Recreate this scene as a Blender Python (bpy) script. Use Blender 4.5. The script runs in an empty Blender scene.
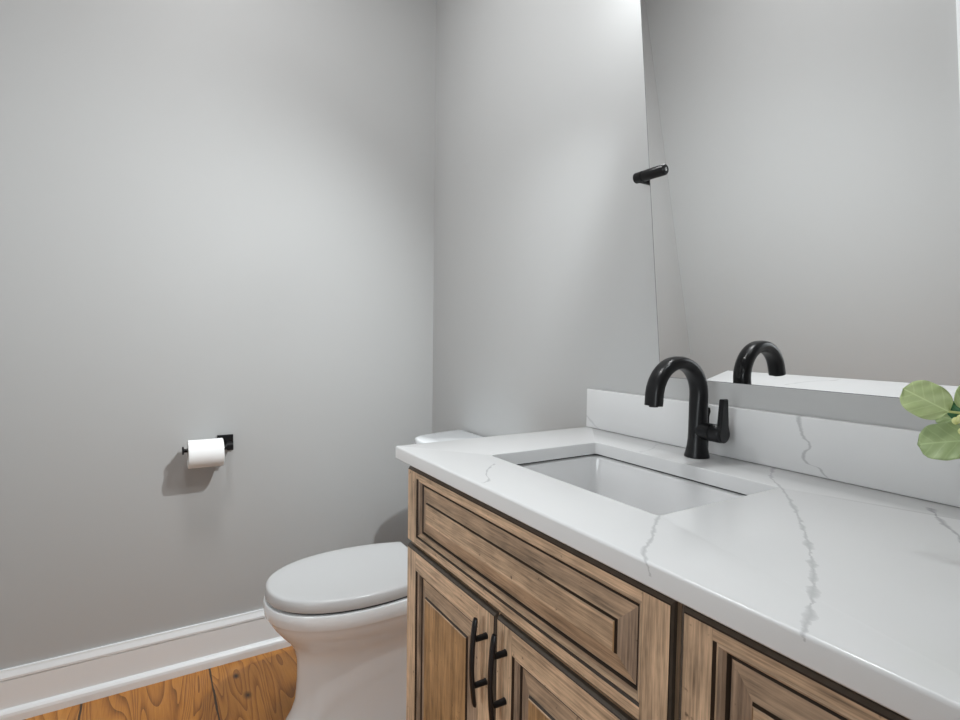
import bpy, bmesh, math, random
from mathutils import Vector, Matrix

random.seed(7)
C = bpy.context.scene.collection
PI = math.pi

# ------------------------------------------------------------------ camera
cam_d = bpy.data.cameras.new('camera')
cam_d.sensor_width = 36.0
cam_d.lens = 36.0 * 546.6158 / 960.0
cam_d.clip_start = 0.02
cam = bpy.data.objects.new('camera', cam_d)
C.objects.link(cam)
_r = Vector((0.5217, 0.8530, 0.0144)).normalized()
_f = Vector((-0.8519, 0.5218, -0.0449)).normalized()
_u = _r.cross(_f).normalized()
_r = _f.cross(_u).normalized()
M = Matrix.Identity(4)
for i in range(3):
    M[i][0], M[i][1], M[i][2] = _r[i], _u[i], -_f[i]
M.translation = Vector((1.9997, -0.9995, 1.1181))
cam.matrix_world = M
bpy.context.scene.camera = cam

# ------------------------------------------------------------------ world and exposure
w = bpy.data.worlds.new('world')
bpy.context.scene.world = w
w.use_nodes = True
w.node_tree.nodes['Background'].inputs[0].default_value = (0.9, 0.95, 1, 1)
w.node_tree.nodes['Background'].inputs[1].default_value = 0.3
vs = bpy.context.scene.view_settings
vs.view_transform = 'Standard'
vs.look = 'None'
vs.gamma = 1
vs.exposure = 0.0
vs.use_curve_mapping = False

HEAD_A = 72     # added vanity spot head turned to the left wall
GLOW = 2.2     # added bare bulb that brightens the wall beside the mirror
HEAD_B = 28     # added vanity spot head turned to the wall facing the mirror
HEAD_C = 6     # added vanity spot head turned to the door end
CEIL_FILL = 14  # fill from an added, unseen ceiling lamp
HALL_FILL = 62       # fill from an added hall window, through the open door
def lamp(name, kind, loc, power, size, col, rot=None, parent=None):
    l = bpy.data.lights.new(name, kind)
    l.energy = power
    l.color = col
    if kind == 'AREA':
        l.shape = 'DISK' if not isinstance(size, tuple) else 'RECTANGLE'
        l.size = size if not isinstance(size, tuple) else size[0]
        if isinstance(size, tuple):
            l.size_y = size[1]
    else:
        l.shadow_soft_size = size
    o = bpy.data.objects.new(name, l)
    C.objects.link(o)
    o.location = loc
    if rot:
        o.rotation_euler = rot
    if parent:
        o.parent = parent
    return o

# ------------------------------------------------------------------ room numbers
W = 1.565          # depth of the room, mirror wall to the door wall
XR = 2.62          # right wall
H = 2.74
ZC = 0.8839        # counter top
CT = 0.0265        # counter thickness
XA = 0.935         # counter's left end
XB = 1.99          # counter's right end
D = 0.5541         # counter's front edge
SB = 0.020         # backsplash thickness
YF = -(D - 0.0225) # plane of the door faces

# ------------------------------------------------------------------ material helpers
def new_mat(name):
    m = bpy.data.materials.new(name)
    m.use_nodes = True
    nt = m.node_tree
    return m, nt, nt.nodes, nt.links, nt.nodes['Principled BSDF']

def nd(nt, typ, **kw):
    n = nt.nodes.new(typ)
    for k, v in kw.items():
        if k in n.bl_rna.properties:
            setattr(n, k, v)
        else:
            n.inputs[k].default_value = v
    return n

def math_n(nt, op, a, b=None, c=None, clamp=False):
    n = nt.nodes.new('ShaderNodeMath')
    n.operation = op
    n.use_clamp = clamp
    for i, x in enumerate((a, b, c)):
        if x is None:
            continue
        if isinstance(x, (int, float)):
            n.inputs[i].default_value = x
        else:
            nt.links.new(x, n.inputs[i])
    return n.outputs[0]

def mix_col(nt, fac, a, b, mode='MIX'):
    n = nt.nodes.new('ShaderNodeMix')
    n.data_type = 'RGBA'
    n.blend_type = mode
    for s, x in ((0, fac), (6, a), (7, b)):
        if isinstance(x, (int, float)):
            n.inputs[s].default_value = x
        elif isinstance(x, tuple):
            n.inputs[s].default_value = x if len(x) == 4 else x + (1,)
        else:
            nt.links.new(x, n.inputs[s])
    return n.outputs[2]

def ramp(nt, fac, stops):
    n = nt.nodes.new('ShaderNodeValToRGB')
    e = n.color_ramp.elements
    while len(e) < len(stops):
        e.new(0.5)
    for i, (p, c) in enumerate(stops):
        e[i].position = p
        e[i].color = c if len(c) == 4 else tuple(c) + (1,)
    nt.links.new(fac, n.inputs[0])
    return n.outputs[0]

def plain(name, col, rough=0.5, metal=0.0, spec=0.5, coat=0.0, bump=0.0, bscale=200.0, var=0.0):
    m, nt, N, L, b = new_mat(name)
    b.inputs['Base Color'].default_value = tuple(col) + (1,)
    b.inputs['Roughness'].default_value = rough
    b.inputs['Metallic'].default_value = metal
    b.inputs['Specular IOR Level'].default_value = spec
    b.inputs['Coat Weight'].default_value = coat
    tc = nd(nt, 'ShaderNodeTexCoord')
    nz = nd(nt, 'ShaderNodeTexNoise', Scale=bscale, Detail=3.0)
    L.new(tc.outputs['Object'], nz.inputs['Vector'])
    if bump:
        bp = nd(nt, 'ShaderNodeBump', Strength=bump, Distance=0.001)
        L.new(nz.outputs[0], bp.inputs['Height'])
        L.new(bp.outputs[0], b.inputs['Normal'])
    if var:
        c = mix_col(nt, nz.outputs[0], tuple(x * (1 - var) for x in col), tuple(min(1, x * (1 + var)) for x in col))
        L.new(c, b.inputs['Base Color'])
    return m

def wood(name, axis, tint=(.84, .585, .385)):
    """antique glazed cabinet wood, grain running along axis"""
    m, nt, N, L, b = new_mat(name)
    tc = nd(nt, 'ShaderNodeTexCoord')
    st = {'X': (0.045, 1, 1), 'Z': (1, 1, 0.045), 'Y': (1, .045, 1)}[axis]
    mp = nd(nt, 'ShaderNodeMapping', Scale=st)
    L.new(tc.outputs['Object'], mp.inputs[0])
    oi = nd(nt, 'ShaderNodeObjectInfo')
    rnd = nd(nt, 'ShaderNodeVectorMath', operation='SCALE')
    rnd.inputs[0].default_value = (7.3, 3.1, 5.7)
    L.new(oi.outputs['Random'], rnd.inputs['Scale'])
    add = nd(nt, 'ShaderNodeVectorMath', operation='ADD')
    L.new(mp.outputs[0], add.inputs[0])
    L.new(rnd.outputs[0], add.inputs[1])
    fine = nd(nt, 'ShaderNodeTexNoise', Scale=330.0, Detail=4.0, Roughness=0.65)
    L.new(add.outputs[0], fine.inputs['Vector'])
    mid = nd(nt, 'ShaderNodeTexNoise', Scale=55.0, Detail=3.0, Roughness=0.6)
    mid.inputs['Distortion'].default_value = 0.6
    L.new(add.outputs[0], mid.inputs['Vector'])
    big = nd(nt, 'ShaderNodeTexNoise', Scale=17.0, Detail=3.0)
    L.new(tc.outputs['Object'], big.inputs['Vector'])
    s1 = math_n(nt, 'MULTIPLY', fine.outputs[0], 0.42)
    s2 = math_n(nt, 'MULTIPLY_ADD', mid.outputs[0], 0.36, s1)
    s3 = math_n(nt, 'MULTIPLY_ADD', big.outputs[0], 0.22, s2)
    r0, g0, b0 = tint
    def T_(k): return (k * r0, k * g0, k * b0)
    col = ramp(nt, s3, [(0.35, T_(0.12)), (0.43, T_(0.38)), (0.51, T_(0.62)), (0.62, T_(0.95))])
    # small dark knots and specks of the distressed finish
    sp = nd(nt, 'ShaderNodeTexNoise', Scale=95.0, Detail=2.0)
    L.new(tc.outputs['Object'], sp.inputs['Vector'])
    spm = math_n(nt, 'MULTIPLY', math_n(nt, 'SUBTRACT', sp.outputs[0], 0.70), 9.0, clamp=True)
    col2 = mix_col(nt, spm, col, (0.05, 0.025, 0.014, 1))
    L.new(col2, b.inputs['Base Color'])
    b.inputs['Roughness'].default_value = 0.42
    bp = nd(nt, 'ShaderNodeBump', Strength=0.12, Distance=0.001)
    L.new(s3, bp.inputs['Height'])
    L.new(bp.outputs[0], b.inputs['Normal'])
    return m

def vein_mask(nt, u, v, pts, width, seed, wig=0.006):
    """a crack-like vein: u as a function of v through pts [(v, u)], wobbling, with ragged width"""
    pts = sorted(pts)
    v0, v1 = pts[0][0], pts[-1][0]
    us = [p[1] for p in pts]
    u0, u1 = min(us) - 0.01, max(us) + 0.01
    fc = nt.nodes.new('ShaderNodeFloatCurve')
    cv = fc.mapping.curves[0]
    norm = [((a - v0) / (v1 - v0), (c - u0) / (u1 - u0)) for a, c in pts]
    while len(cv.points) < len(norm):
        cv.points.new(0.5, 0.5)
    for p, (x, y) in zip(cv.points, norm):
        p.location = (x, y)
        p.handle_type = 'AUTO'
    fc.mapping.update()
    tnorm = math_n(nt, 'DIVIDE', math_n(nt, 'SUBTRACT', v, v0), v1 - v0)
    nt.links.new(math_n(nt, 'ADD', tnorm, 0.0, clamp=True), fc.inputs['Value'])
    uc = math_n(nt, 'MULTIPLY_ADD', fc.outputs[0], u1 - u0, u0)
    cmb = nt.nodes.new('ShaderNodeCombineXYZ')
    nt.links.new(v, cmb.inputs[0])
    nt.links.new(math_n(nt, 'MULTIPLY', u, 0.35), cmb.inputs[1])
    cmb.inputs[2].default_value = seed * 3.7
    nz = nd(nt, 'ShaderNodeTexNoise', Scale=90.0, Detail=4.0, Roughness=0.7)
    nt.links.new(cmb.outputs[0], nz.inputs['Vector'])
    nz2 = nd(nt, 'ShaderNodeTexNoise', Scale=40.0, Detail=2.0)
    nt.links.new(cmb.outputs[0], nz2.inputs['Vector'])
    off = math_n(nt, 'MULTIPLY', math_n(nt, 'SUBTRACT', nz.outputs[0], 0.5), wig * 2.2)
    d = math_n(nt, 'ABSOLUTE', math_n(nt, 'SUBTRACT', math_n(nt, 'SUBTRACT', u, uc), off))
    wd = math_n(nt, 'MULTIPLY_ADD', math_n(nt, 'MAXIMUM', math_n(nt, 'SUBTRACT', nz2.outputs[0], 0.38), 0.0), width * 5.0, width * 0.35)
    core = math_n(nt, 'SUBTRACT', 1.0, math_n(nt, 'DIVIDE', d, wd), clamp=True)
    core = math_n(nt, 'POWER', core, 0.6)
    inside = math_n(nt, 'MULTIPLY', math_n(nt, 'GREATER_THAN', tnorm, 0.0), math_n(nt, 'LESS_THAN', tnorm, 1.0))
    return math_n(nt, 'MULTIPLY', core, inside)

def quartz(name, veins, vaxis):
    m, nt, N, L, b = new_mat(name)
    tc = nd(nt, 'ShaderNodeTexCoord')
    sep = nd(nt, 'ShaderNodeSeparateXYZ')
    L.new(tc.outputs['Object'], sep.inputs[0])
    x, y, z = sep.outputs
    tot = None
    if vaxis == 'Y':
        # run on down the front edge: v = y - (ZC - z) below the top
        v = math_n(nt, 'ADD', y, math_n(nt, 'MINIMUM', math_n(nt, 'SUBTRACT', z, ZC), 0.0))
    else:
        v = z
    for i, (pts, wd, amt) in enumerate(veins):
        k = vein_mask(nt, x, v, pts, wd, i + 1)
        k = math_n(nt, 'MULTIPLY', k, amt)
        tot = k if tot is None else math_n(nt, 'MAXIMUM', tot, k)
    cloud = nd(nt, 'ShaderNodeTexNoise', Scale=5.0, Detail=3.0)
    L.new(tc.outputs['Object'], cloud.inputs['Vector'])
    base = mix_col(nt, cloud.outputs[0], (0.665, 0.665, 0.67, 1), (0.70, 0.70, 0.70, 1))
    col = mix_col(nt, tot, base, (0.36, 0.36, 0.37, 1))
    L.new(col, b.inputs['Base Color'])
    b.inputs['Roughness'].default_value = 0.22
    b.inputs['Specular IOR Level'].default_value = 0.4
    return m

def floor_mat():
    m, nt, N, L, b = new_mat('oak_planks')
    tc = nd(nt, 'ShaderNodeTexCoord')
    sep = nd(nt, 'ShaderNodeSeparateXYZ')
    L.new(tc.outputs['Object'], sep.inputs[0])
    pw = 0.345
    yy = math_n(nt, 'DIVIDE', math_n(nt, 'ADD', sep.outputs[1], 0.83 + pw * 20), pw)
    idx = math_n(nt, 'FLOOR', yy)
    fr = math_n(nt, 'FRACT', yy)
    wn = nd(nt, 'ShaderNodeTexWhiteNoise', noise_dimensions='1D')
    L.new(idx, wn.inputs['W'])
    cmb = nd(nt, 'ShaderNodeCombineXYZ')
    L.new(math_n(nt, 'MULTIPLY', sep.outputs[0], 0.16), cmb.inputs[0])
    L.new(sep.outputs[1], cmb.inputs[1])
    L.new(math_n(nt, 'MULTIPLY', wn.outputs[0], 9.0), cmb.inputs[2])
    # growth rings cut by the plank: contour bands of a stretched noise
    ring = nd(nt, 'ShaderNodeTexNoise', Scale=8.0, Detail=1.5, Roughness=0.5)
    ring.inputs['Distortion'].default_value = 0.5
    L.new(cmb.outputs[0], ring.inputs['Vector'])
    bands = math_n(nt, 'FRACT', math_n(nt, 'MULTIPLY', ring.outputs[0], 17.0))
    bands = math_n(nt, 'POWER', bands, 2.2)
    cmb2 = nd(nt, 'ShaderNodeCombineXYZ')
    L.new(math_n(nt, 'MULTIPLY', sep.outputs[0], 0.05), cmb2.inputs[0])
    L.new(sep.outputs[1], cmb2.inputs[1])
    fine = nd(nt, 'ShaderNodeTexNoise', Scale=260.0, Detail=3.0)
    L.new(cmb2.outputs[0], fine.inputs['Vector'])
    s = math_n(nt, 'MULTIPLY_ADD', bands, 0.42, math_n(nt, 'MULTIPLY', fine.outputs[0], 0.45))
    s = math_n(nt, 'ADD', s, math_n(nt, 'MULTIPLY', wn.outputs[0], 0.12))
    col = ramp(nt, s, [(0.15, (0.56, 0.245, 0.052)), (0.40, (0.44, 0.175, 0.032)), (0.60, (0.30, 0.108, 0.018)), (0.88, (0.11, 0.038, 0.007))])
    for kx, ky, kr in ((0.2376, -0.7417, 0.014), (0.118, -0.7602, 0.009), (0.02, -0.99, 0.010), (0.62, -1.12, 0.016), (1.30, -0.92, 0.015)):
        dx = math_n(nt, 'MULTIPLY', math_n(nt, 'SUBTRACT', sep.outputs[0], kx), 0.6)
        dy = math_n(nt, 'SUBTRACT', sep.outputs[1], ky)
        dd = math_n(nt, 'SQRT', math_n(nt, 'ADD', math_n(nt, 'MULTIPLY', dx, dx), math_n(nt, 'MULTIPLY', dy, dy)))
        dd = math_n(nt, 'ADD', dd, math_n(nt, 'MULTIPLY', math_n(nt, 'SUBTRACT', ring.outputs[0], 0.5), 0.02))
        km = math_n(nt, 'SUBTRACT', 1.0, math_n(nt, 'DIVIDE', dd, kr), clamp=True)
        col = mix_col(nt, km, col, (0.045, 0.018, 0.006, 1))
    wob = math_n(nt, 'MULTIPLY', math_n(nt, 'SUBTRACT', fine.outputs[0], 0.5), 0.02)
    edge = math_n(nt, 'ADD', math_n(nt, 'MINIMUM', fr, math_n(nt, 'SUBTRACT', 1.0, fr)), wob)
    gap = math_n(nt, 'LESS_THAN', edge, 0.008)
    col = mix_col(nt, gap, col, (0.05, 0.022, 0.009, 1))
    L.new(col, b.inputs['Base Color'])
    b.inputs['Roughness'].default_value = 0.38
    bp = nd(nt, 'ShaderNodeBump', Strength=0.2, Distance=0.001)
    L.new(math_n(nt, 'SUBTRACT', 1.0, math_n(nt, 'ADD', gap, math_n(nt, 'MULTIPLY', s, 0.3))), bp.inputs['Height'])
    L.new(bp.outputs[0], b.inputs['Normal'])
    return m

def leaf_mat(name, c0, c1):
    m, nt, N, L, b = new_mat(name)
    tc = nd(nt, 'ShaderNodeTexCoord')
    sep = nd(nt, 'ShaderNodeSeparateXYZ')
    L.new(tc.outputs['Object'], sep.inputs[0])
    nz = nd(nt, 'ShaderNodeTexNoise', Scale=70.0, Detail=4.0)
    L.new(tc.outputs['Object'], nz.inputs['Vector'])
    ax = math_n(nt, 'ABSOLUTE', sep.outputs[0])
    mid = math_n(nt, 'SUBTRACT', 1.0, math_n(nt, 'DIVIDE', ax, 0.0012), clamp=True)
    # side veins fan from the midrib
    q = math_n(nt, 'SUBTRACT', sep.outputs[1], math_n(nt, 'MULTIPLY', ax, 0.8))
    q = math_n(nt, 'ADD', q, math_n(nt, 'MULTIPLY', nz.outputs[0], 0.004))
    side = math_n(nt, 'FRACT', math_n(nt, 'MULTIPLY', q, 95.0))
    side = math_n(nt, 'SUBTRACT', 1.0, math_n(nt, 'MULTIPLY', math_n(nt, 'ABSOLUTE', math_n(nt, 'SUBTRACT', side, 0.5)), 9.0), clamp=True)
    vein = math_n(nt, 'MAXIMUM', math_n(nt, 'MULTIPLY', mid, 0.65), math_n(nt, 'MULTIPLY', side, 0.28))
    base = mix_col(nt, nz.outputs[0], c0, c1)
    col = mix_col(nt, vein, base, tuple(min(1, x * 1.3) for x in c1[:3]) + (1,))
    L.new(col, b.inputs['Base Color'])
    b.inputs['Roughness'].default_value = 0.5
    b.inputs['Transmission Weight'].default_value = 0.0
    b.inputs['Subsurface Weight'].default_value = 0.0
    return m

def wall_mat():
    m, nt, N, L, b = new_mat('grey_wall_paint')
    tc = nd(nt, 'ShaderNodeTexCoord')
    nz = nd(nt, 'ShaderNodeTexNoise', Scale=500.0, Detail=2.0)
    L.new(tc.outputs['Object'], nz.inputs['Vector'])
    bp = nd(nt, 'ShaderNodeBump', Strength=0.05, Distance=0.0005)
    L.new(nz.outputs[0], bp.inputs['Height'])
    L.new(bp.outputs[0], b.inputs['Normal'])
    b.inputs['Base Color'].default_value = (0.46, 0.46, 0.458, 1)
    b.inputs['Roughness'].default_value = 0.55
    b.inputs['Specular IOR Level'].default_value = 0.3
    return m

MAT = {
    'wall': wall_mat(),
    'ceiling': plain('ceiling_paint', (0.85, 0.85, 0.84), 0.8),
    'trim': plain('white_trim_paint', (0.80, 0.815, 0.83), 0.35),
    'floor': floor_mat(),
    'sink_porcelain': plain('sink_porcelain', (0.76, 0.76, 0.765), 0.12, coat=0.4),
    'porcelain': plain('porcelain', (0.84, 0.86, 0.88), 0.12, coat=0.4),
    'seat': plain('seat_plastic', (0.55, 0.55, 0.553), 0.25),
    'gap': plain('near_black', (0.03, 0.03, 0.03), 0.7),  # near-black, paints the shade under the lid; also sink gap and aerator
    'black': plain('matte_black_metal', (0.008, 0.008, 0.009), 0.30, metal=0.0, spec=0.28, bump=0.05, bscale=900),
    'steel': plain('steel_screw', (0.7, 0.7, 0.7), 0.25, metal=1.0),
    'mirror': plain('mirror_silver', (0.93, 0.93, 0.93), 0.0, metal=1.0),
    'mirror_edge': plain('mirror_edge_glass', (0.10, 0.11, 0.11), 0.15),
    'paper': plain('tissue_paper', (0.88, 0.88, 0.88), 0.95, bump=0.15, bscale=260),
    'cardboard': plain('cardboard', (0.36, 0.30, 0.23), 0.9),
    'wood_x': wood('glazed_wood_rail_grain', 'X'),
    'wood_z': wood('glazed_wood_stile_grain', 'Z'),
    'panel_x': wood('glazed_wood_panel_grain_long', 'X', (.78, .54, .35)),
    'panel_z': wood('glazed_wood_panel_tall_bounce', 'Z', (.52, .305, .145)),  # warm floor bounce painted into the tint of the tall panels
    'bevel_x': wood('darker_bevel_grain_long', 'X', (.60, .405, .262)),  # darker tints of the same wood, for bevels and mouldings
    'bevel_z': wood('darker_bevel_grain_tall', 'Z', (.46, .325, .23)),
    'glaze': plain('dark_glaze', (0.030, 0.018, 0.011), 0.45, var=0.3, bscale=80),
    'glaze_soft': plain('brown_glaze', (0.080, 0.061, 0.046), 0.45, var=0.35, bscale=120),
    'carcass': plain('dark_carcass_wood', (0.07, 0.045, 0.03), 0.6),
    'leaf': leaf_mat('pale_green_leaf', (0.36, 0.48, 0.18, 1), (0.56, 0.65, 0.34, 1)),
    'leaf_mid': leaf_mat('mid_green_leaf', (0.24, 0.33, 0.13, 1), (0.38, 0.47, 0.24, 1)),
    'leaf_shade': leaf_mat('shaded_green_leaf', (0.03, 0.12, 0.05, 1), (0.06, 0.20, 0.08, 1)),  # leaf green with shade painted in; every third filler leaf has it too
    'stem': plain('pale_stem', (0.45, 0.50, 0.18), 0.6, var=0.2),
    'bud': plain('yellow_green_bud', (0.66, 0.68, 0.30), 0.6, var=0.15),
    'vase': plain('white_ceramic_vase', (0.8, 0.79, 0.77), 0.3),
    'bulb_glass': plain('frosted_glass_shade', (0.9, 0.9, 0.9), 0.4),
}
_m, _nt, _N, _L, _b = new_mat('lit_diffuser')
_b.inputs['Emission Color'].default_value = (1, 0.96, 0.9, 1)
_b.inputs['Emission Strength'].default_value = 2.0
MAT['lit'] = _m

MAT['quartz_top'] = quartz('white_quartz_top', [
    ([(-0.560, 1.773), (-0.544, 1.7685), (-0.489, 1.7457), (-0.421, 1.7116), (-0.2746, 1.62), (-0.214, 1.5763), (-0.1417, 1.5191), (-0.1174, 1.4953), (-0.0914, 1.4732), (-0.0561, 1.4533), (-0.0187, 1.436)], 0.0040, 0.62),
    ([(-0.568, 1.618), (-0.552, 1.609), (-0.537, 1.593), (-0.502, 1.5725), (-0.457, 1.540), (-0.42, 1.516)], 0.0036, 0.6),
    ([(-0.546, 1.270), (-0.526, 1.2604), (-0.510, 1.2255), (-0.457, 1.170)], 0.0036, 0.7),
    ([(-0.136, 1.224), (-0.09, 1.215), (-0.048, 1.1894), (-0.02, 1.185)], 0.0026, 0.35),
    ([(-0.30, 1.80), (-0.169, 1.7515), (-0.1276, 1.7234), (-0.057, 1.683)], 0.0045, 0.8),
], 'Y')
MAT['quartz_splash'] = quartz('white_quartz_splash', [
    ([(0.884, 1.531), (0.8867, 1.5275), (0.900, 1.5146), (0.9045, 1.494), (0.9166, 1.4878), (0.9368, 1.4983), (0.9493, 1.4865), (0.99, 1.477)], 0.0030, 0.7),
    ([(0.884, 0.985), (0.8993, 0.9574), (0.9144, 0.9344), (0.93, 0.92)], 0.005, 0.4),
], 'Z')

# ------------------------------------------------------------------ mesh helpers
def link(name, me, parent=None, mats=None, smooth=None, loc=None):
    o = bpy.data.objects.new(name, me)
    C.objects.link(o)
    for m in (mats if isinstance(mats, (list, tuple)) else [mats]):
        me.materials.append(MAT[m] if isinstance(m, str) else m)
    if parent:
        o.parent = parent
        o.matrix_parent_inverse = Matrix.Translation(-parent.location) if parent.type == 'EMPTY' else Matrix.Identity(4)
    if smooth is not None:
        for p in me.polygons:
            p.use_smooth = True
        me.set_sharp_from_angle(angle=math.radians(smooth))
    return o

def from_bm(name, bm, mats, parent=None, smooth=None, recalc=True):
    if recalc:
        bmesh.ops.recalc_face_normals(bm, faces=bm.faces)
    me = bpy.data.meshes.new(name)
    bm.to_mesh(me)
    bm.free()
    return link(name, me, parent, mats, smooth)

def tag(o, label=None, cat=None, group=None, kind=None):
    if label: o['label'] = label
    if cat: o['category'] = cat
    if group: o['group'] = group
    if kind: o['kind'] = kind
    return o

def thing(name, loc, label, cat, group=None):
    o = bpy.data.objects.new(name, None)
    o.empty_display_size = 0.05
    C.objects.link(o)
    o.location = loc
    return tag(o, label, cat, group)

def add_box(bm, lo, hi, bev=0.0, seg=2, mi=0):
    r = bmesh.ops.create_cube(bm, size=1)
    vs_ = r['verts']
    for v in vs_:
        v.co = Vector([(lo[i] + hi[i]) / 2 + v.co[i] * (hi[i] - lo[i]) for i in range(3)])
    fs = set(f for v in vs_ for f in v.link_faces)
    for f in fs: f.material_index = mi
    if bev:
        es = list(set(e for v in vs_ for e in v.link_edges))
        g = bmesh.ops.bevel(bm, geom=es, offset=bev, segments=seg, affect='EDGES', profile=0.5)
        for f in g['faces']: f.material_index = mi

def box(name, lo, hi, mat, parent=None, bev=0.0, kind=None):
    bm = bmesh.new()
    add_box(bm, lo, hi, bev)
    o = from_bm(name, bm, mat, parent, 40 if bev else None)
    if kind: o['kind'] = kind
    return o

def add_loft(bm, loops, closed=True, cap0=True, cap1=True, mi=0):
    vl = [[bm.verts.new(p) for p in lp] for lp in loops]
    n = len(vl[0])
    for a, b in zip(vl[:-1], vl[1:]):
        for i in range(n if closed else n - 1):
            j = (i + 1) % n
            f = bm.faces.new((a[i], a[j], b[j], b[i]))
            f.material_index = mi
    if cap0: bm.faces.new(vl[0][::-1]).material_index = mi
    if cap1: bm.faces.new(vl[-1]).material_index = mi
    return vl

def frame_at(t):
    t = Vector(t).normalized()
    a = Vector((1, 0, 0)) if abs(t.x) < 0.9 else Vector((0, 0, 1))
    n = (a - t * a.dot(t)).normalized()
    return n, t.cross(n)

def circle(c, t, r, n=24):
    a, b = frame_at(t)
    c = Vector(c)
    return [c + a * (r * math.cos(2 * PI * i / n)) + b * (r * math.sin(2 * PI * i / n)) for i in range(n)]

def add_rod(bm, p0, p1, prof, n=24, mi=0):
    """prof: [(distance from p0, radius)] along p0->p1"""
    p0, p1 = Vector(p0), Vector(p1)
    t = (p1 - p0).normalized()
    add_loft(bm, [circle(p0 + t * s, t, r, n) for s, r in prof], mi=mi)

def rrect(x0, x1, y0, y1, z, r, n=6):
    pts = []
    for cx, cy, a0 in ((x1 - r, y1 - r, 0), (x0 + r, y1 - r, 90), (x0 + r, y0 + r, 180), (x1 - r, y0 + r, 270)):
        for k in range(n + 1):
            a = math.radians(a0 + 90 * k / n)
            pts.append(Vector((cx + r * math.cos(a), cy + r * math.sin(a), z)))
    return pts

def prism_y(name, prof, y0, y1, mat, parent=None, axis='Y'):
    """extrude a 2D profile [(u, z)] along Y (u = x) or X (u = y)"""
    bm = bmesh.new()
    if axis == 'Y':
        loops = [[Vector((u, y, z)) for u, z in prof] for y in (y0, y1)]
    else:
        loops = [[Vector((y, u, z)) for u, z in prof] for y in (y0, y1)]
    add_loft(bm, loops)
    return from_bm(name, bm, mat, parent)

# ------------------------------------------------------------------ the room
def struct(o):
    o['kind'] = 'structure'
    return o
T = 0.1
struct(box('floor', (-T, -W - T, -0.1), (XR + T, T, 0), 'floor'))
struct(box('ceiling', (-T, -W - T, H), (XR + T, T, H + 0.1), 'ceiling'))
struct(box('wall_left', (-T, -W - T, 0), (0, T, H), 'wall'))
struct(box('wall_back', (0, 0, 0), (XR, T, H), 'wall'))
struct(box('wall_right', (XR, -W - T, 0), (XR + T, T, H), 'wall'))
DX0, DX1, DH = 1.3165, 2.12, 2.06       # doorway in the wall facing the mirror
bm = bmesh.new()
add_box(bm, (0, -W - T, 0), (DX0, -W, H))
add_box(bm, (DX1, -W - T, 0), (XR, -W, H))
add_box(bm, (DX0, -W - T, DH), (DX1, -W, H))
struct(from_bm('wall_front', bm, 'wall'))
# panelled door standing open into the hall
bm = bmesh.new()
add_box(bm, (DX1 + .02, -W - T - .045, 0.008), (DX1 + .76, -W - T - .005, DH - .01), 0.002)
for z0, z1 in ((0.22, 0.92), (1.06, 1.92)):
    for y0, y1 in ((.12, .33), (.41, .62)):
        add_box(bm, (DX1 + .02 + y0, -W - T - .051, z0), (DX1 + .02 + y1, -W - T - .04, z1), 0.004)
door = struct(from_bm('door_1', bm, 'trim'))
bm = bmesh.new()
add_rod(bm, (DX1 + .70, -W - T - .044, 1.0), (DX1 + .70, -W - T - .12, 1.0), [(0, .026), (.008, .026), (.01, .011), (.04, .011), (.042, .024), (.062, .026), (.07, .018)])
from_bm('door_knob', bm, 'black', door, 40)
# the unseen hall outside, with a window added to carry fill light
HY = -W - T - 1.5
struct(box('floor_hall', (0.3, HY - T, -0.1), (4.1, -W - T, 0), 'floor'))
struct(box('ceiling_hall', (0.3, HY - T, H), (4.1, -W - T, H + 0.1), 'ceiling'))
struct(box('wall_hall_left', (0.2, HY - T, 0), (0.3, -W - T, H), 'wall'))
struct(box('wall_hall_right', (4.1, HY - T, 0), (4.2, -W - T, H), 'wall'))
bm = bmesh.new()
WX0, WX1, WZ0, WZ1 = 1.90, 3.80, 0.35, 2.25
add_box(bm, (0.3, HY - T, 0), (WX0, HY, H))
add_box(bm, (WX1, HY - T, 0), (4.1, HY, H))
add_box(bm, (WX0, HY - T, 0), (WX1, HY, WZ0))
add_box(bm, (WX0, HY - T, WZ1), (WX1, HY, H))
struct(from_bm('wall_hall_back', bm, 'wall'))
bm = bmesh.new()
for lo, hi in (((WX0, WZ0), (WX0 + .05, WZ1)), ((WX1 - .05, WZ0), (WX1, WZ1)), ((WX0 + .05, WZ0), (WX1 - .05, WZ0 + .05)), ((WX0 + .05, WZ1 - .05), (WX1 - .05, WZ1)), ((2.83, WZ0 + .05), (2.87, WZ1 - .05))):
    add_box(bm, (lo[0], HY - .07, lo[1]), (hi[0], HY - .03, hi[1]), .003)
struct(from_bm('added_window', bm, 'trim'))
lamp('hall_fill', 'AREA', (2.85, HY - .09, 1.3), HALL_FILL, (1.8, 1.8), (0.91, 0.975, 1.0), (PI / 2, 0, 0))  # fill lamp standing in the added window
bm = bmesh.new()
CW = 0.09
add_box(bm, (DX0 - CW, -W, 0), (DX0, -W + .018, DH + CW), 0.003)
add_box(bm, (DX1, -W, 0), (DX1 + CW, -W + .018, DH + CW), 0.003)
add_box(bm, (DX0, -W, DH), (DX1, -W + .018, DH + CW), 0.003)
struct(from_bm('trim_1', bm, 'trim'))

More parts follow.
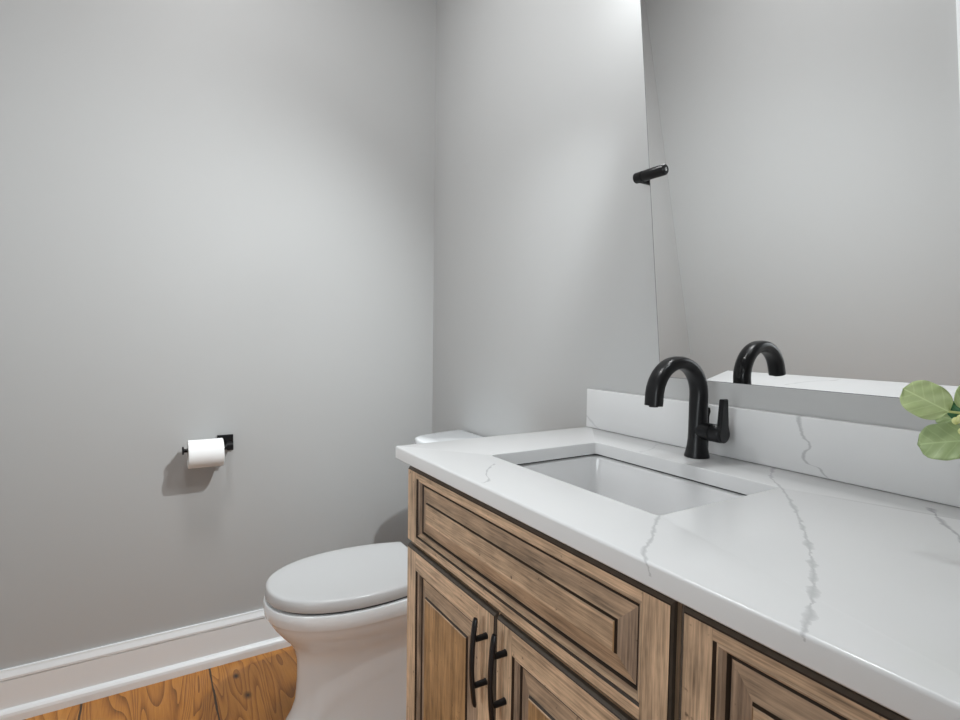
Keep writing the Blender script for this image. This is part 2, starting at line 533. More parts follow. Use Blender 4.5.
# baseboards: shoe moulding, flat face, grooved cap
BB = [(0, 0), (0.0306, 0), (0.0306, 0.020), (0.0285, 0.028), (0.023, 0.0335), (0.016, 0.036), (0.015, 0.037), (0.015, 0.1165),
      (0.0125, 0.1175), (0.0125, 0.1195), (0.0165, 0.1205), (0.0165, 0.127), (0.0145, 0.131), (0.0115, 0.137), (0.0095, 0.141), (0.0085, 0.146), (0, 0.146)]
struct(prism_y('baseboard_left', BB, -W, 0, 'trim'))
struct(prism_y('baseboard_back', [(-u, z) for u, z in BB], 0.0306, XA + 0.022, 'trim', axis='X'))
struct(prism_y('baseboard_front', [(-W + u, z) for u, z in BB], 0.0306, DX0 - CW, 'trim', axis='X'))
struct(prism_y('baseboard_right', [(XR - u, z) for u, z in BB], -W, 0, 'trim'))

# ------------------------------------------------------------------ vanity light and added ceiling fill
vl = thing('vanity_light', (1.46, 0, 2.10), 'black vanity light, unseen above the mirror, with three spot heads added to aim its light', 'light')
BLY, BLZ = -0.175, 1.955
bm = bmesh.new()
add_box(bm, (1.34, -0.022, 2.03), (1.58, -0.001, 2.15), 0.004)
from_bm('back_plate', bm, 'black', vl, 40)
for bx in (1.36, 1.56):
    bm = bmesh.new()
    add_rod(bm, (bx, -0.02, 2.09), (bx, BLY + .012, 2.09), [(0, .007), (abs(BLY) - .008, .007)], 12)
    from_bm('arm', bm, 'black', vl, 40)
bm = bmesh.new()
add_rod(bm, (1.12, BLY + .016, 2.09), (1.80, BLY + .016, 2.09), [(0, .009), (.68, .009)], 16)
from_bm('rail', bm, 'black', vl, 40)
for bx, aim, pw_, ang in ((1.20, (0.0, -1.35, .22), HEAD_A, 112), (1.46, (1.0, -1.56, .7), HEAD_B, 120), (1.72, (2.3, -1.5, .4), HEAD_C, 120)):  # spot heads added instead of plain bulbs, to aim the light
    c_ = Vector((bx, BLY, BLZ))
    dv = (Vector(aim) - c_).normalized()
    bm = bmesh.new()
    add_rod(bm, c_ - dv * .09, c_ - dv * .002, [(0, .012), (.01, .026), (.084, .028), (.086, .024), (.05, .022)], 28)
    from_bm('added_spot_head', bm, 'black', vl, 40)
    bm = bmesh.new()
    q_ = c_ - dv * .075
    add_rod(bm, (bx, BLY + .016, 2.088), q_, [(0, .006), ((Vector((bx, BLY + .016, 2.088)) - q_).length, .006)], 12)
    from_bm('head_stem', bm, 'black', vl, 40)
    b_ = lamp('bulb', 'SPOT', c_, pw_, 0.02, (0.93, 0.985, 1.0), dv.to_track_quat('-Z', 'Y').to_euler())
    b_.data.spot_size = math.radians(ang)
    b_.data.spot_blend = 1.0
    b_.parent = vl
    b_.matrix_parent_inverse = Matrix.Translation(-vl.location)

# unseen flap added under the first head to keep its light off the countertop
bm = bmesh.new()
add_box(bm, (1.157, BLY - .075, BLZ - .104), (1.27, BLY + .06, BLZ - .100), .0015)
add_box(bm, (1.266, BLY - .02, BLZ - .102), (1.270, BLY + .02, 2.09), .001)
from_bm('added_light_flap', bm, 'black', vl, 40)
bm = bmesh.new()
add_rod(bm, (1.135, BLY + .016, 2.083), (1.135, BLY + .016, 2.02), [(0, .010), (.02, .013), (.055, .013), (.063, .010)], 20)
from_bm('added_socket', bm, 'black', vl, 40)
b_ = lamp('bulb', 'POINT', (1.135, BLY + .016, 1.99), GLOW, 0.028, (0.95, 0.99, 1.0))  # unseen bulb added to brighten the wall left of the mirror
b_.parent = vl
b_.matrix_parent_inverse = Matrix.Translation(-vl.location)

for lx, ly, pw_, lb in ((0.80, -0.80, CEIL_FILL, 'round white flush ceiling light, added unseen as fill'),):
    cl = thing('ceiling_fill_light', (lx, ly, H), lb, 'light')  # unseen lamp added as soft fill
    bm = bmesh.new()
    add_rod(bm, (lx, ly, H - .001), (lx, ly, H - .05), [(0, .20), (.03, .20), (.04, .19)], 40)
    from_bm('rim', bm, 'trim', cl, 40)
    bm = bmesh.new()
    add_rod(bm, (lx, ly, H - .04), (lx, ly, H - .06), [(0, .185), (.012, .18), (.02, .15)], 40)
    from_bm('diffuser', bm, 'lit', cl, 40)
    b_ = lamp('bulb', 'AREA', (lx, ly, H - .066), pw_, 0.36, (0.97, 0.99, 1.0))
    b_.parent = cl
    b_.matrix_parent_inverse = Matrix.Translation(-cl.location)

# ------------------------------------------------------------------ vanity cabinets
def cope_front(name, x0, x1, z0, z1, stl, str_, top, bot, parent, long_grain, th=0.021, lip=(1, 1, 1, 1)):
    """frame-and-raised-panel front facing -Y: frame mesh with its raised panel as a child"""
    bm = bmesh.new()
    WZ, WX, GL, GS = 0, 1, 2, 3
    def ring(a, b, mi_lr, mi_tb):
        # a, b: (xl, xr, zb, zt, depth)
        def cs(q):
            xl, xr, zb, zt, d = q
            return [bm.verts.new((x, YF + d, z)) for x, z in ((xl, zb), (xr, zb), (xr, zt), (xl, zt))]
        A, B = cs(a), cs(b)
        for i in range(4):
            j = (i + 1) % 4
            f = bm.faces.new((A[i], A[j], B[j], B[i]))
            f.material_index = mi_tb if i in (0, 2) else mi_lr
        return B
    # outer edge: square back, narrow eased sides, deeper cove above and below, face
    es_, et_ = 0.0028, 0.0056
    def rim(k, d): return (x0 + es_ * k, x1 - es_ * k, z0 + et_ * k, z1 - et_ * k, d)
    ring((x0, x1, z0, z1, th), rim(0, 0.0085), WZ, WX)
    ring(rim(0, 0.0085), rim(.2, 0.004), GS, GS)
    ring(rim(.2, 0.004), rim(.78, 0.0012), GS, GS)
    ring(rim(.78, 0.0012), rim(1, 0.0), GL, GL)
    ix0, ix1, iz0, iz1 = x0 + stl, x1 - str_, z0 + bot, z1 - top
    def quad(xa, xb, za, zb, mi):
        f = bm.faces.new([bm.verts.new((x, YF, z)) for x, z in ((xa, za), (xb, za), (xb, zb), (xa, zb))])
        f.material_index = mi
    quad(x0 + es_, ix0, z0 + et_, z1 - et_, WZ)
    quad(ix1, x1 - es_, z0 + et_, z1 - et_, WZ)
    quad(ix0, ix1, iz1, z1 - et_, WX)
    quad(ix0, ix1, z0 + et_, iz0, WX)
    def inn(k, d): return (ix0 + k, ix1 - k, iz0 + k, iz1 - k, d)
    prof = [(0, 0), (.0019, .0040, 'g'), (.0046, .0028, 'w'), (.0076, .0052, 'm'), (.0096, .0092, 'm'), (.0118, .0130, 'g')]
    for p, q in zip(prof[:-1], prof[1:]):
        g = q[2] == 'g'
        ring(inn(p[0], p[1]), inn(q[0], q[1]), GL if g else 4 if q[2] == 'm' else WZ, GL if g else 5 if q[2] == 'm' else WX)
    bmesh.ops.remove_doubles(bm, verts=bm.verts, dist=1e-6)
    # back face
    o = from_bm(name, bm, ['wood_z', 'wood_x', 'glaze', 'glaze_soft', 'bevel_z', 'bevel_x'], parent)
    bm = bmesh.new()
    pm = 1 if long_grain else 0
    WZ, WX = 0, 1
    k0 = .0118
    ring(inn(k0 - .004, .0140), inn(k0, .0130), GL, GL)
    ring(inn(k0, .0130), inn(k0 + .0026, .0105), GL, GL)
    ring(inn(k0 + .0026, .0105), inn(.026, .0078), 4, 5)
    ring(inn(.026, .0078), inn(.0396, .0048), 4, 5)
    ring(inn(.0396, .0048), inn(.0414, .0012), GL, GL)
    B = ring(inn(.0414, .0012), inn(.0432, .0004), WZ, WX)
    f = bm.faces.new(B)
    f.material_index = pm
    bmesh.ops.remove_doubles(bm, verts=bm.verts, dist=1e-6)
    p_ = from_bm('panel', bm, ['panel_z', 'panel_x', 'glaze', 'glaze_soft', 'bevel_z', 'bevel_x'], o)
    return o

def bow_pull(x, zc, parent, cc=0.0765, over=0.034, vertical=True, label=None):
    bm = bmesh.new()
    # bar: slim flattened arc, standing off most in the middle
    n = 24
    L_ = cc / 2 + over
    loops = []
    for i in range(n + 1):
        s = -1 + 2 * i / n
        u = s * L_
        off = 0.0270 - 0.0060 * s * s
        ww = 0.0060 if abs(s) < 0.97 else 0.0048
        tt = 0.0036 if abs(s) < 0.97 else 0.0026
        lp = []
        for k in range(10):
            a = 2 * PI * k / 10
            q, r = ww * math.cos(a), tt * math.sin(a)
            if vertical:
                lp.append(Vector((x + q, YF - off + r, zc + u)))
            else:
                lp.append(Vector((x + u, YF - off + r, zc + q)))
        loops.append(lp)
    add_loft(bm, loops)
    for s in (-1, 1):
        u = s * cc / 2
        p = Vector((x, YF + .0005, zc + u)) if vertical else Vector((x + u, YF + .0005, zc))
        add_rod(bm, p, p + Vector((0, -1, 0)), [(0, .0058), (.002, .0052), (.025, .0046)], 14)
    return from_bm('handle', bm, 'black', parent, 45)

CY = YF + 0.0215   # face-frame plane behind the door fronts
def carcass(x0, x1, parent):
    bm = bmesh.new()
    zt = ZC - CT - 0.0006
    for xa, xb in ((x0, x0 + .019), (x1 - .019, x1)):
        add_box(bm, (xa, CY + .019, 0.0), (xb, -0.003, zt))
    add_box(bm, (x0 + .019, CY + .02, 0.10), (x1 - .019, -0.003, 0.118), mi=1)
    add_box(bm, (x0 + .019, -0.012, 0.118), (x1 - .019, -0.003, 0.60), mi=1)
    add_box(bm, (x0 + .019, CY + .075, 0.0), (x1 - .019, CY + .09, 0.099), mi=1)
    # face frame
    add_box(bm, (x0, CY, 0.10), (x0 + .038, CY + .0188, zt), mi=0)
    add_box(bm, (x1 - .038, CY, 0.10), (x1, CY + .0188, zt), mi=0)
    add_box(bm, (x0 + .038, CY, zt - .03), (x1 - .038, CY + .0188, zt), mi=1)
    add_box(bm, (x0 + .038, CY, 0.655), (x1 - .038, CY + .0188, 0.70), mi=1)
    add_box(bm, (x0 + .038, CY, 0.10), (x1 - .038, CY + .0188, 0.14), mi=1)
    return from_bm('carcass', bm, ['wood_z', 'carcass'], parent)

X1 = 1.6353   # where the two cabinets meet
sink_cab = thing('sink_cabinet', (1.296, -0.27, 0), 'brown glazed wood sink cabinet with two doors and a raised panel front beside the toilet', 'cabinet')
carcass(0.952, X1 - .0003, sink_cab)
cope_front('drawer_front', 0.9515, 1.6290, 0.6835, 0.8425, 0.043, 0.041, 0.0175, 0.020, sink_cab, True)
dl = cope_front('door', 0.9515, 1.2915, 0.135, 0.6775, 0.043, 0.050, 0.043, 0.045, sink_cab, False)
dr = cope_front('door', 1.2965, 1.6290, 0.135, 0.6775, 0.044, 0.041, 0.043, 0.045, sink_cab, False)
bow_pull(1.2680, 0.592, dl)
bow_pull(1.3235, 0.592, dr)

XE = 1.965
drw_cab = thing('drawer_cabinet', (1.80, -0.27, 0), 'brown glazed wood drawer cabinet at the right end of the vanity', 'cabinet')
carcass(X1 + .0003, XE, drw_cab)
z_ = [(0.6835, 0.8425), (0.416, 0.6775), (0.135, 0.410)]
for i, (za, zb) in enumerate(z_):
    d_ = cope_front('drawer_front', 1.6410, 1.9600, za, zb, 0.036, 0.036, 0.0175 if i == 0 else .04, 0.020 if i == 0 else .04, drw_cab, True)
    bow_pull(1.80, (za + zb) / 2, d_, vertical=False)
# half-round dark bead between the fronts
bm = bmesh.new()
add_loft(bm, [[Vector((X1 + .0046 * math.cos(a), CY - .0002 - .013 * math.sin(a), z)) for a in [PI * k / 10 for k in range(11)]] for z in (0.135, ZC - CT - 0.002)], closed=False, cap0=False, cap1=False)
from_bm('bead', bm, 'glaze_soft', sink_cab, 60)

# ------------------------------------------------------------------ countertop with the sink cut-out
SX0, SX1, SY0, SY1 = 1.1035, 1.5170, -0.4235, -0.1430
bm = bmesh.new()
def outer(off, z): return rrect(XA + off, XB - off, -D + off, -0.001 - off * 0.2, z, 0.004 - min(off, .003) * .5, 4)
def hole(off, z): return rrect(SX0 - off, SX1 + off, SY0 - off, SY1 + off, z, 0.0065 + off, 6)
r_ = 0.004
oprof = [(r_ * (1 - math.sin(a)), ZC - r_ * (1 - math.cos(a))) for a in [PI / 2 * k / 4 for k in range(5)]]
oprof += [(0, ZC - CT + .002), (.002, ZC - CT)]
vo = add_loft(bm, [outer(o_, z) for o_, z in oprof], cap0=False, cap1=False)
rh = 0.0022
hprof = [(rh * (1 - math.sin(a)), ZC - rh * (1 - math.cos(a))) for a in [PI / 2 * k / 3 for k in range(4)]] + [(0, ZC - CT + .001), (.001, ZC - CT)]
vh = add_loft(bm, [hole(o_, z) for o_, z in hprof], cap0=False, cap1=False)
bm.edges.ensure_lookup_table()
def loop_edges(vl_):
    return [bm.edges.get((vl_[i], vl_[(i + 1) % len(vl_)])) for i in range(len(vl_))]
for k in (0, -1):
    bmesh.ops.triangle_fill(bm, use_beauty=True, edges=loop_edges(vo[k]) + loop_edges(vh[k]), normal=(0, 0, 1))
top = from_bm('countertop', bm, MAT['quartz_top'], None, 40)
tag(top, 'white quartz countertop with thin grey veins lying on the wooden cabinets', 'countertop')

bm = bmesh.new()
add_box(bm, (XA, -SB, ZC + .0003), (XB, -0.0008, ZC + 0.1000), 0.0022, 2)
tag(from_bm('backsplash', bm, MAT['quartz_splash'], None, 40), 'low white quartz backsplash strip standing along the wall behind the faucet', 'backsplash')

# undermount sink
sink = thing('sink', (1.31, -0.283, ZC - CT - .15), 'white rectangular undermount sink sunk into the countertop below the faucet', 'sink')
bm = bmesh.new()
zs = ZC - CT - 0.0022
def sl(off, z, r): return rrect(SX0 - off, SX1 + off, SY0 - off, SY1 + off, z, r, 6)
loops = [sl(.024, zs - .012, .03), sl(.024, zs, .03), sl(.006, zs, .022), sl(.003, zs - .002, .02), sl(.001, zs - .010, .02), sl(-.004, zs - .05, .022), sl(-.009, zs - .10, .028),
         sl(-.015, zs - .120, .034), sl(-.028, zs - .132, .038), sl(-.05, zs - .137, .04), sl(-.12, zs - .141, .015)]
add_loft(bm, loops, cap0=False, cap1=True)
loops = [sl(.024, zs - .012, .03), sl(.012, zs - .013, .03), sl(.010, zs - .10, .03), sl(-.01, zs - .14, .04), sl(-.12, zs - .152, .015)]
add_loft(bm, loops, cap0=False, cap1=True)
bmesh.ops.remove_doubles(bm, verts=bm.verts, dist=1e-5)
from_bm('basin', bm, 'sink_porcelain', sink, 50)
bm = bmesh.new()
add_rod(bm, (1.31, -.283, zs - .1415), (1.31, -.283, zs - .13), [(0, .022), (.003, .022), (.0045, .018), (.0045, .013), (.008, .012), (.009, .006)], 28)
from_bm('drain', bm, 'black', sink, 40)
# dark band in the gap where the bowl meets the stone
bm = bmesh.new()
add_loft(bm, [sl(.0225, zs + .0002, .03), sl(.0012, zs + .0002, .019), sl(.0012, zs + .0019, .019), sl(.0225, zs + .0019, .03)], cap0=False, cap1=False)
from_bm('gap_band', bm, 'gap', sink)

# ------------------------------------------------------------------ faucet
FX, FY = 1.3090, -0.0690
fau = thing('faucet', (FX, FY, ZC), 'matte black single handle faucet with a tall arched spout behind the sink', 'faucet')
def sect(c, t, hw, ht, p=2.6, n=28):
    """superellipse section: hw along X, ht across, in the plane normal to t (t in YZ)"""
    t = Vector(t).normalized()
    nx = Vector((1, 0, 0))
    nb = t.cross(nx)
    out = []
    for k in range(n):
        a = 2 * PI * k / n
        ca, sa = math.cos(a), math.sin(a)
        out.append(Vector(c) + nx * (hw * math.copysign(abs(ca) ** (2 / p), ca)) + nb * (ht * math.copysign(abs(sa) ** (2 / p), sa)))
    return out
bm = bmesh.new()
AR = 0.0640
ZA = ZC + 0.1235        # springing of the arch
path = [((FX, FY, ZC + .0008), (0, 0, 1), .0240, .0240, 2.0), ((FX, FY, ZC + .0030), (0, 0, 1), .0242, .0242, 2.0), ((FX, FY, ZC + .010), (0, 0, 1), .0222, .0222, 2.0),
        ((FX, FY, ZC + .022), (0, 0, 1), .0196, .0196, 2.0), ((FX, FY, ZC + .036), (0, 0, 1), .0181, .0181, 2.0), ((FX, FY, ZC + .055), (0, 0, 1), .0176, .0176, 2.05),
        ((FX, FY, ZC + .085), (0, 0, 1), .0174, .0168, 2.2), ((FX, FY, ZC + .110), (0, 0, 1), .0175, .0158, 2.4)]
N_ = 26
for i in range(N_ + 1):
    a = PI * i / N_
    c = (FX, FY - AR + AR * math.cos(a), ZA + AR * math.sin(a))
    t = (0, -math.sin(a), math.cos(a))
    f_ = min(1, i / 9)
    path.append((c, t, .0176 - .0002 * f_, .0152 - .0030 * f_ + .0004 * (i / N_), 2.3 + .4 * f_))
path.append(((FX, FY - 2 * AR - .0004, ZA - .008), (0, -.04, -1), .0174, .0124, 2.7))
path.append(((FX, FY - 2 * AR - .001, ZA - .0145), (0, -.04, -1), .0173, .0124, 2.7))
add_loft(bm, [sect(*q) for q in path])
from_bm('spout', bm, 'black', fau, 50)
bm = bmesh.new()
add_rod(bm, (FX, FY - 2 * AR - .001, ZA - .0145), (FX, FY - 2 * AR - .001, ZA - .0160), [(0, .0085), (.0025, .0082)], 20)
from_bm('aerator', bm, 'gap', fau, 40)
HZ = ZC + .0535
hb_ = bmesh.new()
add_rod(hb_, (FX + .006, FY, HZ), (FX + .058, FY, HZ), [(0, .0172), (.0265, .0172), (.0272, .0160), (.0285, .0160), (.0292, .0172), (.0480, .0172), (.0492, .0162)], 28)
han = from_bm('handle', hb_, 'black', fau, 40)
bm = bmesh.new()
lx0, lx1 = FX + .0500, FX + .0600
prof = []
for k in range(13):
    a = PI + PI * k / 12
    prof.append((FY + .0165 * math.cos(a), HZ + .0165 * math.sin(a)))
prof += [(FY + .0095, HZ + .016), (FY + .0075, HZ + .067), (FY - .0075, HZ + .067), (FY - .0095, HZ + .016)]
add_loft(bm, [[Vector((x, y, z)) for y, z in prof] for x in (lx0, lx1)])
bmesh.ops.bevel(bm, geom=list(bm.edges), offset=.0012, segments=2, affect='EDGES')
from_bm('lever', bm, 'black', han, 40)
bm = bmesh.new()
add_rod(bm, (FX + .004, FY + .0255, ZC + .0005), (FX + .004, FY + .0255, ZC + .1), [(0, .0026), (.078, .0026), (.082, .0032), (.089, .0048), (.095, .0040), (.097, .002)], 14)
from_bm('lift_rod', bm, 'black', fau, 40)

# ------------------------------------------------------------------ tilted mirror on pivots
TAU = 0.11982534
MO = Vector((0, -0.05658757, 1.5))
MU = Vector((0, -math.sin(TAU), math.cos(TAU)))
MN = Vector((0, -math.cos(TAU), -math.sin(TAU)))     # towards the room
ML, MR = 1.1549, 1.7650
MZB = -0.4735
MPV = -0.0240                                           # pivot height along the glass
MZT = 2 * MPV - MZB
mir = thing('mirror', (1.46, -0.054, 1.476), 'frameless rectangular wall mirror tilted forward above the vanity', 'mirror')
def mp(x, s, d): return MO + Vector((x, 0, 0)) + MU * s + MN * d
bm = bmesh.new()
GT = 0.005
fv = [bm.verts.new(mp(x, s, 0)) for x, s in ((ML, MZB), (MR, MZB), (MR, MZT), (ML, MZT))]
bv = [bm.verts.new(mp(x, s, -GT)) for x, s in ((ML, MZB), (MR, MZB), (MR, MZT), (ML, MZT))]
e_ = .0010
iv = [bm.verts.new(mp(x, s, 0)) for x, s in ((ML + e_, MZB + e_), (MR - e_, MZB + e_), (MR - e_, MZT - e_), (ML + e_, MZT - e_))]
bm.faces.new(iv).material_index = 0
for i in range(4):
    bm.faces.new((fv[i], fv[(i + 1) % 4], iv[(i + 1) % 4], iv[i])).material_index = 1
bm.faces.new(bv[::-1]).material_index = 1
for i in range(4):
    bm.faces.new((fv[i], bv[i], bv[(i + 1) % 4], fv[(i + 1) % 4])).material_index = 1
from_bm('glass', bm, ['mirror', 'mirror_edge'], mir)
for side in (0, 1):
    ex = ML if side == 0 else MR
    sg = 1 if side == 0 else -1
    c0 = mp(ex, MPV, -.001)
    ax = Vector((sg, 0, 0))
    bm = bmesh.new()
    R_ = 0.0120
    a0, a1 = -.0400, .0440
    add_rod(bm, c0 + ax * a0, c0 + ax * a1, [(0, R_ * .8), (.002, R_), (.0215, R_), (.0222, R_ * .88), (.0243, R_ * .88), (.025, R_), (.0815, R_), (.084, R_ * .86)], 32)
    br = from_bm('pivot_bracket', bm, 'black', mir, 40)
    bm = bmesh.new()
    pw_ = c0 + ax * (-.026)
    add_rod(bm, Vector((pw_.x, -0.0005, pw_.z - .004)), Vector((pw_.x, pw_.y, pw_.z - .004)), [(0, .017), (.004, .017), (.006, .0095), (abs(pw_.y), .0095)], 24)
    from_bm('wall_post', bm, 'black', br, 40)
    bm = bmesh.new()
    p_ = c0 + ax * (a1 - .0002)
    add_rod(bm, p_, p_ + ax, [(0, .0042), (.0012, .0040)], 16)
    from_bm('screw', bm, 'steel', br, 40)

# ------------------------------------------------------------------ toilet
TX = 0.475
toi = thing('toilet', (TX, -0.36, 0), 'white skirted toilet with closed lid between the left wall and the vanity', 'toilet')
def egg(z, w, yf, yb, ym, wb, n=56, pf=2.15, dx=0.0):
    """plan outline: half width w at ym, rounded front at yf, back edge at yb of half width wb"""
    pts = []
    half = []
    m = n // 2
    for k in range(m + 1):
        s = k / m
        if s <= 0.62:
            a = PI / 2 * (s / 0.62)
            x = w * math.sin(a) ** (2 / pf)
            y = ym - (ym - yf) * math.cos(a) ** (2 / pf)
        else:
            q = (s - 0.62) / 0.38
            y = ym + (yb - ym) * q
            x = w + (wb - w) * (q * q)
        half.append((x, y))
    right = [(TX + dx + x, y) for x, y in half]
    left = [(TX + dx - x, y) for x, y in half[::-1]]
    out = right + left[:-1]
    return [Vector((x, y, z)) for x, y in out]
# bowl with skirted pedestal
bm = bmesh.new()
bl = []
#           z     w     yf      yb     ym     wb
for q in ((0.000, .119, -.688, -.030, -.40, .112), (0.010, .120, -.690, -.030, -.40, .112), (0.030, .116, -.680, -.030, -.40, .111), (0.055, .111, -.664, -.030, -.40, .110),
          (0.090, .108, -.653, -.030, -.40, .108), (0.150, .107, -.648, -.030, -.40, .107), (0.205, .107, -.648, -.030, -.41, .107), (0.240, .113, -.655, -.030, -.42, .110),
          (0.270, .128, -.673, -.030, -.44, .120), (0.297, .147, -.696, -.030, -.45, .136), (0.320, .161, -.713, -.030, -.46, .148), (0.338, .169, -.724, -.030, -.47, .153),
          (0.347, .172, -.728, -.030, -.47, .155), (0.350, .1745, -.7305, -.030, -.47, .157), (0.354, .1765, -.7330, -.030, -.47, .158), (0.370, .1785, -.7350, -.030, -.47, .160), (0.386, .1785, -.7350, -.030, -.47, .160), (0.391, .1770, -.7330, -.031, -.47, .158), (0.392, .174, -.730, -.032, -.47, .157)):
    bl.append(egg(*q))
add_loft(bm, bl)
from_bm('bowl', bm, 'porcelain', toi, 50)
bm = bmesh.new()
add_loft(bm, [egg(0.3925, .168, -.722, -.262, -.47, .134), egg(0.3965, .170, -.725, -.260, -.47, .136), egg(0.399, .166, -.720, -.265, -.47, .132)])
from_bm('seat', bm, 'gap', toi, 50)  # seat coloured near-black to paint the shaded seam under the lid
bm = bmesh.new()
YB = -0.282
ll = []
for z, k in ((.3985, .003), (.3995, .0008), (.4010, 0), (.4150, .0010), (.4240, .0022), (.4275, .0040), (.4295, .0070), (.4305, .013), (.4312, .035), (.4315, .07)):
    ll.append(egg(z, .1755 - k, -.731 + k, YB - k * .25, -.47, .140 - k * .9, pf=2.2))
add_loft(bm, ll)
from_bm('lid', bm, 'seat', toi, 50)
for s in (-1, 1):
    bm = bmesh.new()
    add_rod(bm, (TX + s * .075 - .022, -.262, .405), (TX + s * .075 + .022, -.262, .405), [(0, .010), (.002, .012), (.042, .012), (.044, .010)], 18)
    from_bm('hinge', bm, 'seat', toi, 40)
def tank_loop(z, wb, wf, yf, yb, n=10, rf=.045):
    # bow-fronted tank: sides taper to a narrower front, corners rounded
    pts = [Vector((TX + wb, yb, z))]
    pts = []
    cr = [(wb, yb), (wf + .012, yf + .055)]
    right = [(wb, yb), (wb - .004, yb - .03), (wf + .018, yf + .055), (wf + .006, yf + .028), (wf - .014, yf + .010), (wf - .05, yf + .002), (wf - .10, yf)]
    return [Vector((TX + x, y, z)) for x, y in right] + [Vector((TX - x, y, z)) for x, y in right[::-1]]
bm = bmesh.new()
add_loft(bm, [tank_loop(z, wb, wf, yf, -.020) for z, wb, wf, yf in ((.3925, .19, .15, -.205), (.42, .195, .152, -.212), (.60, .210, .160, -.220), (.738, .217, .164, -.224))])
from_bm('tank', bm, 'porcelain', toi, 50)
bm = bmesh.new()
add_loft(bm, [tank_loop(.739, .222, .168, -.229, -.012), tank_loop(.741, .226, .172, -.233, -.010), tank_loop(.762, .2275, .1735, -.2345, -.010), tank_loop(.768, .225, .171, -.232, -.011), tank_loop(.7705, .220, .166, -.227, -.014)])
from_bm('tank_lid', bm, 'porcelain', toi, 50)

# ------------------------------------------------------------------ paper holder and roll
BZ, BX = 0.7425, 0.0650
hol = thing('toilet_paper_holder', (0, -.775, .75), 'small black toilet paper holder with square plate on the left wall', 'toilet paper holder')
bm = bmesh.new()
add_box(bm, (0.0005, -.7995, .7240), (0.011, -.7505, .7735), .0015)
from_bm('wall_plate', bm, 'black', hol, 40)
bm = bmesh.new()
add_box(bm, (0.0105, -.7770, BZ - .0095), (BX + .0095, -.7580, BZ + .0095), .0015)
from_bm('post', bm, 'black', hol, 40)
bm = bmesh.new()
add_rod(bm, (BX, -.770, BZ), (BX, -.91, BZ), [(0, .0062), (.130, .0062), (.1305, .0125), (.1345, .0125), (.1355, .0118)], 24)
from_bm('bar', bm, 'black', hol, 40)
roll = thing('toilet_paper_roll', (BX, -.838, BZ - .0133), 'white toilet paper roll hanging on the black wall holder', 'toilet paper')
RZ = BZ - .0133
bm = bmesh.new()
y0, y1 = -.8895, -.7885
prof = [(0, .0200), (0, .0430), (.0015, .0445), (.0995, .0445), (.101, .0430), (.101, .0200)]
add_loft(bm, [circle((BX, y0 + s, RZ), (0, 1, 0), r, 48) for s, r in prof], cap0=False, cap1=False)
from_bm('tissue', bm, 'paper', roll, 40)
bm = bmesh.new()
add_loft(bm, [circle((BX, y0 + s, RZ), (0, 1, 0), r, 40) for s, r in [(0.0, .0200), (.101, .0200), (.101, .0196), (0, .0196), (0, .0200)]], cap0=False, cap1=False)
from_bm('core', bm, 'cardboard', roll, 40)

# ------------------------------------------------------------------ potted greenery at the right end of the counter
PX, PY = 1.868, -0.235
plant = thing('potted_plant', (PX, PY, ZC), 'leafy green plant with round pale leaves standing at the right end of the countertop', 'plant')
bm = bmesh.new()
vp = [(0, .030), (.004, .034), (.03, .043), (.055, .044), (.08, .036), (.095, .028), (.10, .030)]
loops = [circle((PX, PY, ZC + .0005 + s), (0, 0, 1), r, 36) for s, r in vp] + [circle((PX, PY, ZC + .0005 + s), (0, 0, 1), r, 36) for s, r in ((.10, .027), (.07, .034), (.03, .036))]
add_loft(bm, loops)
from_bm('vase', bm, 'vase', plant, 50)

def leaf(base, tip, nrm, width, mat, cup=.10):
    base, tip = Vector(base), Vector(tip)
    yv = tip - base
    ln = yv.length
    yv.normalize()
    nz_ = Vector(nrm)
    nz_ = (nz_ - yv * nz_.dot(yv)).normalized()
    xv = yv.cross(nz_).normalized()
    bm = bmesh.new()
    NU, NV = 16, 8
    rows = []
    for i in range(NU + 1):
        s = i / NU
        # half width of a rounded leaf, slightly broader near the base
        hw = 0.5 * width * max(0.0, 1 - abs(2 * s - 1) ** 2.6) ** 0.48
        row = []
        for j in range(-NV, NV + 1):
            t_ = j / NV
            x = hw * t_
            z = cup * width * (t_ * t_) * math.sin(PI * s) - 0.14 * ln * (s - .35) ** 2 + .0012 * math.sin(s * 19 + t_ * 6) * abs(t_)
            row.append(bm.verts.new((x, s * ln, z)))
        rows.append(row)
    for a, b in zip(rows[:-1], rows[1:]):
        for j in range(2 * NV):
            bm.faces.new((a[j], a[j + 1], b[j + 1], b[j]))
    bmesh.ops.remove_doubles(bm, verts=bm.verts, dist=1e-6)
    r = bmesh.ops.solidify(bm, geom=list(bm.faces), thickness=.0006)
    me = bpy.data.meshes.new('leaf')
    bmesh.ops.recalc_face_normals(bm, faces=bm.faces)
    bm.to_mesh(me)
    bm.free()
    o = bpy.data.objects.new('leaf', me)
    C.objects.link(o)
    me.materials.append(MAT[mat])
    for p in me.polygons: p.use_smooth = True
    R3 = Matrix((xv, yv, nz_)).transposed().to_4x4()
    R3.translation = base
    o.parent = plant
    o.matrix_parent_inverse = Matrix.Translation(-plant.location)
    o.matrix_world = R3
    o.matrix_basis = R3
    return o

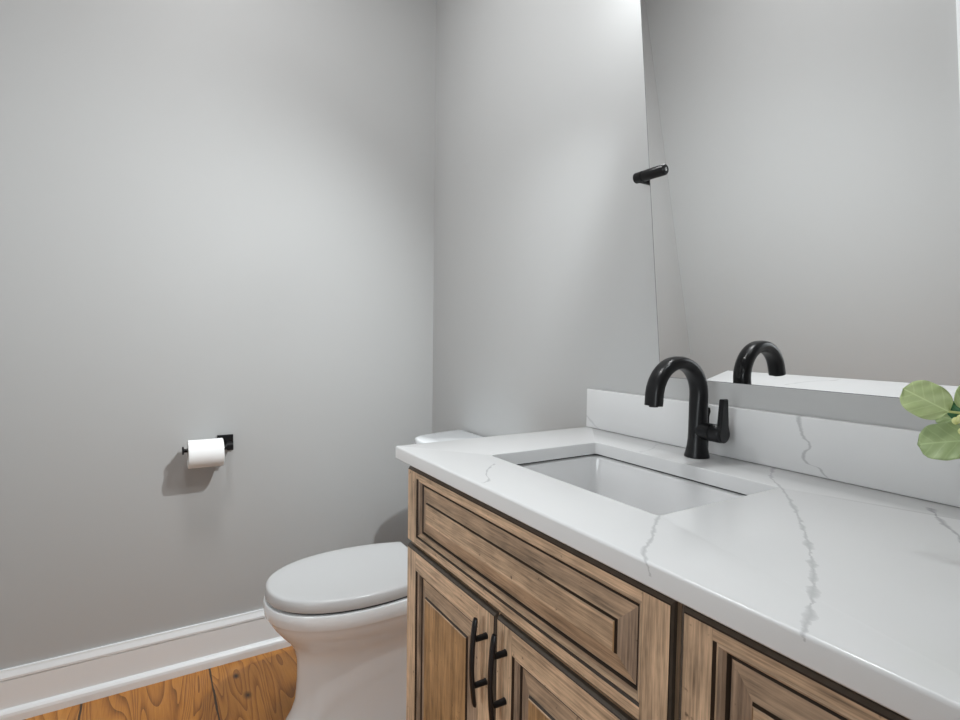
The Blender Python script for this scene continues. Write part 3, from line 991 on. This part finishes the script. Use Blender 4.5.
def stem(pts, r=.0014, name='stem', mat='stem'):
    cu = bpy.data.curves.new(name, 'CURVE')
    cu.dimensions = '3D'
    sp = cu.splines.new('BEZIER')
    sp.bezier_points.add(len(pts) - 1)
    for b, p in zip(sp.bezier_points, pts):
        b.co = p
        b.handle_left_type = b.handle_right_type = 'AUTO'
    cu.bevel_depth = r
    cu.bevel_resolution = 3
    cu.resolution_u = 8
    tmp = bpy.data.objects.new('tmp', cu)
    C.objects.link(tmp)
    dg = bpy.context.evaluated_depsgraph_get()
    me = bpy.data.meshes.new_from_object(tmp.evaluated_get(dg))
    bpy.data.objects.remove(tmp)
    me.name = name
    return link(name, me, plant, mat, 60)

VT = Vector((PX, PY, ZC + .095))
tocam = Vector((0.24, -0.75, 0.10))
hub = Vector((1.775, -.245, 1.030))
# the two large pale leaves and the smaller ones behind them
leaf((1.7605, -.250, 1.0420), (1.7215, -.262, 1.0645), tocam, .0400, 'leaf', .06)
leaf((1.7830, -.245, 1.0145), (1.7375, -.262, 1.0040), tocam + Vector((0, 0, .4)), .044, 'leaf_mid', .06)
leaf((1.7700, -.235, 1.0420), (1.7850, -.225, 1.0820), tocam, .034, 'leaf', .08)
leaf((1.7770, -.232, 1.0310), (1.7560, -.236, 1.0510), tocam, .022, 'leaf_shade', .08)
leaf((1.7600, -.228, 1.0310), (1.7380, -.222, 1.0345), tocam, .018, 'leaf_mid', .08)
stem([VT + Vector((-.01, 0, -.06)), VT + Vector((-.02, 0, .03)), hub + Vector((.03, .005, .008)), (1.7602, -.249, 1.0421)])
stem([VT + Vector((-.01, -.005, -.06)), VT + Vector((-.025, -.005, .02)), hub + Vector((.028, 0, -.004)), (1.7825, -.245, 1.0147)])
stem([VT + Vector((-.012, .006, -.06)), VT + Vector((-.04, .006, .03)), hub + Vector((.015, .006, .004)), (1.7700, -.236, 1.0415)])
for k, (dx, dy, dz) in enumerate(((-.008, -.006, .003), (-.003, -.010, .006), (.001, -.007, -.001), (.006, -.009, .003), (-.001, -.010, -.007), (.004, -.008, -.010))):
    bm = bmesh.new()
    bmesh.ops.create_icosphere(bm, subdivisions=2, radius=.0036)
    for v in bm.verts:
        v.co = Vector((v.co.x, v.co.y, v.co.z * (1.2 + .2 * (k % 2)))) + hub + Vector((dx, dy, dz))
    from_bm('bud', bm, 'bud', plant, 80)
random.seed(11)
for k in range(12):
    az = random.uniform(-1.4, 1.9)
    r0 = random.uniform(.05, .085)
    zz = random.uniform(.03, .13)
    b_ = VT + Vector((math.cos(az) * r0, math.sin(az) * r0 * .8, zz))
    t_ = b_ + Vector((math.cos(az) * .03, math.sin(az) * .026, random.uniform(-.01, .03)))
    stem([VT + Vector((0, 0, -.05)), VT + Vector((math.cos(az) * r0 * .3, math.sin(az) * r0 * .25, zz * .5)), b_])
    leaf(b_, t_, Vector((random.uniform(-.3, .3), -.5, .8)), random.uniform(.032, .042), 'leaf' if k % 3 else 'leaf_shade', .08)
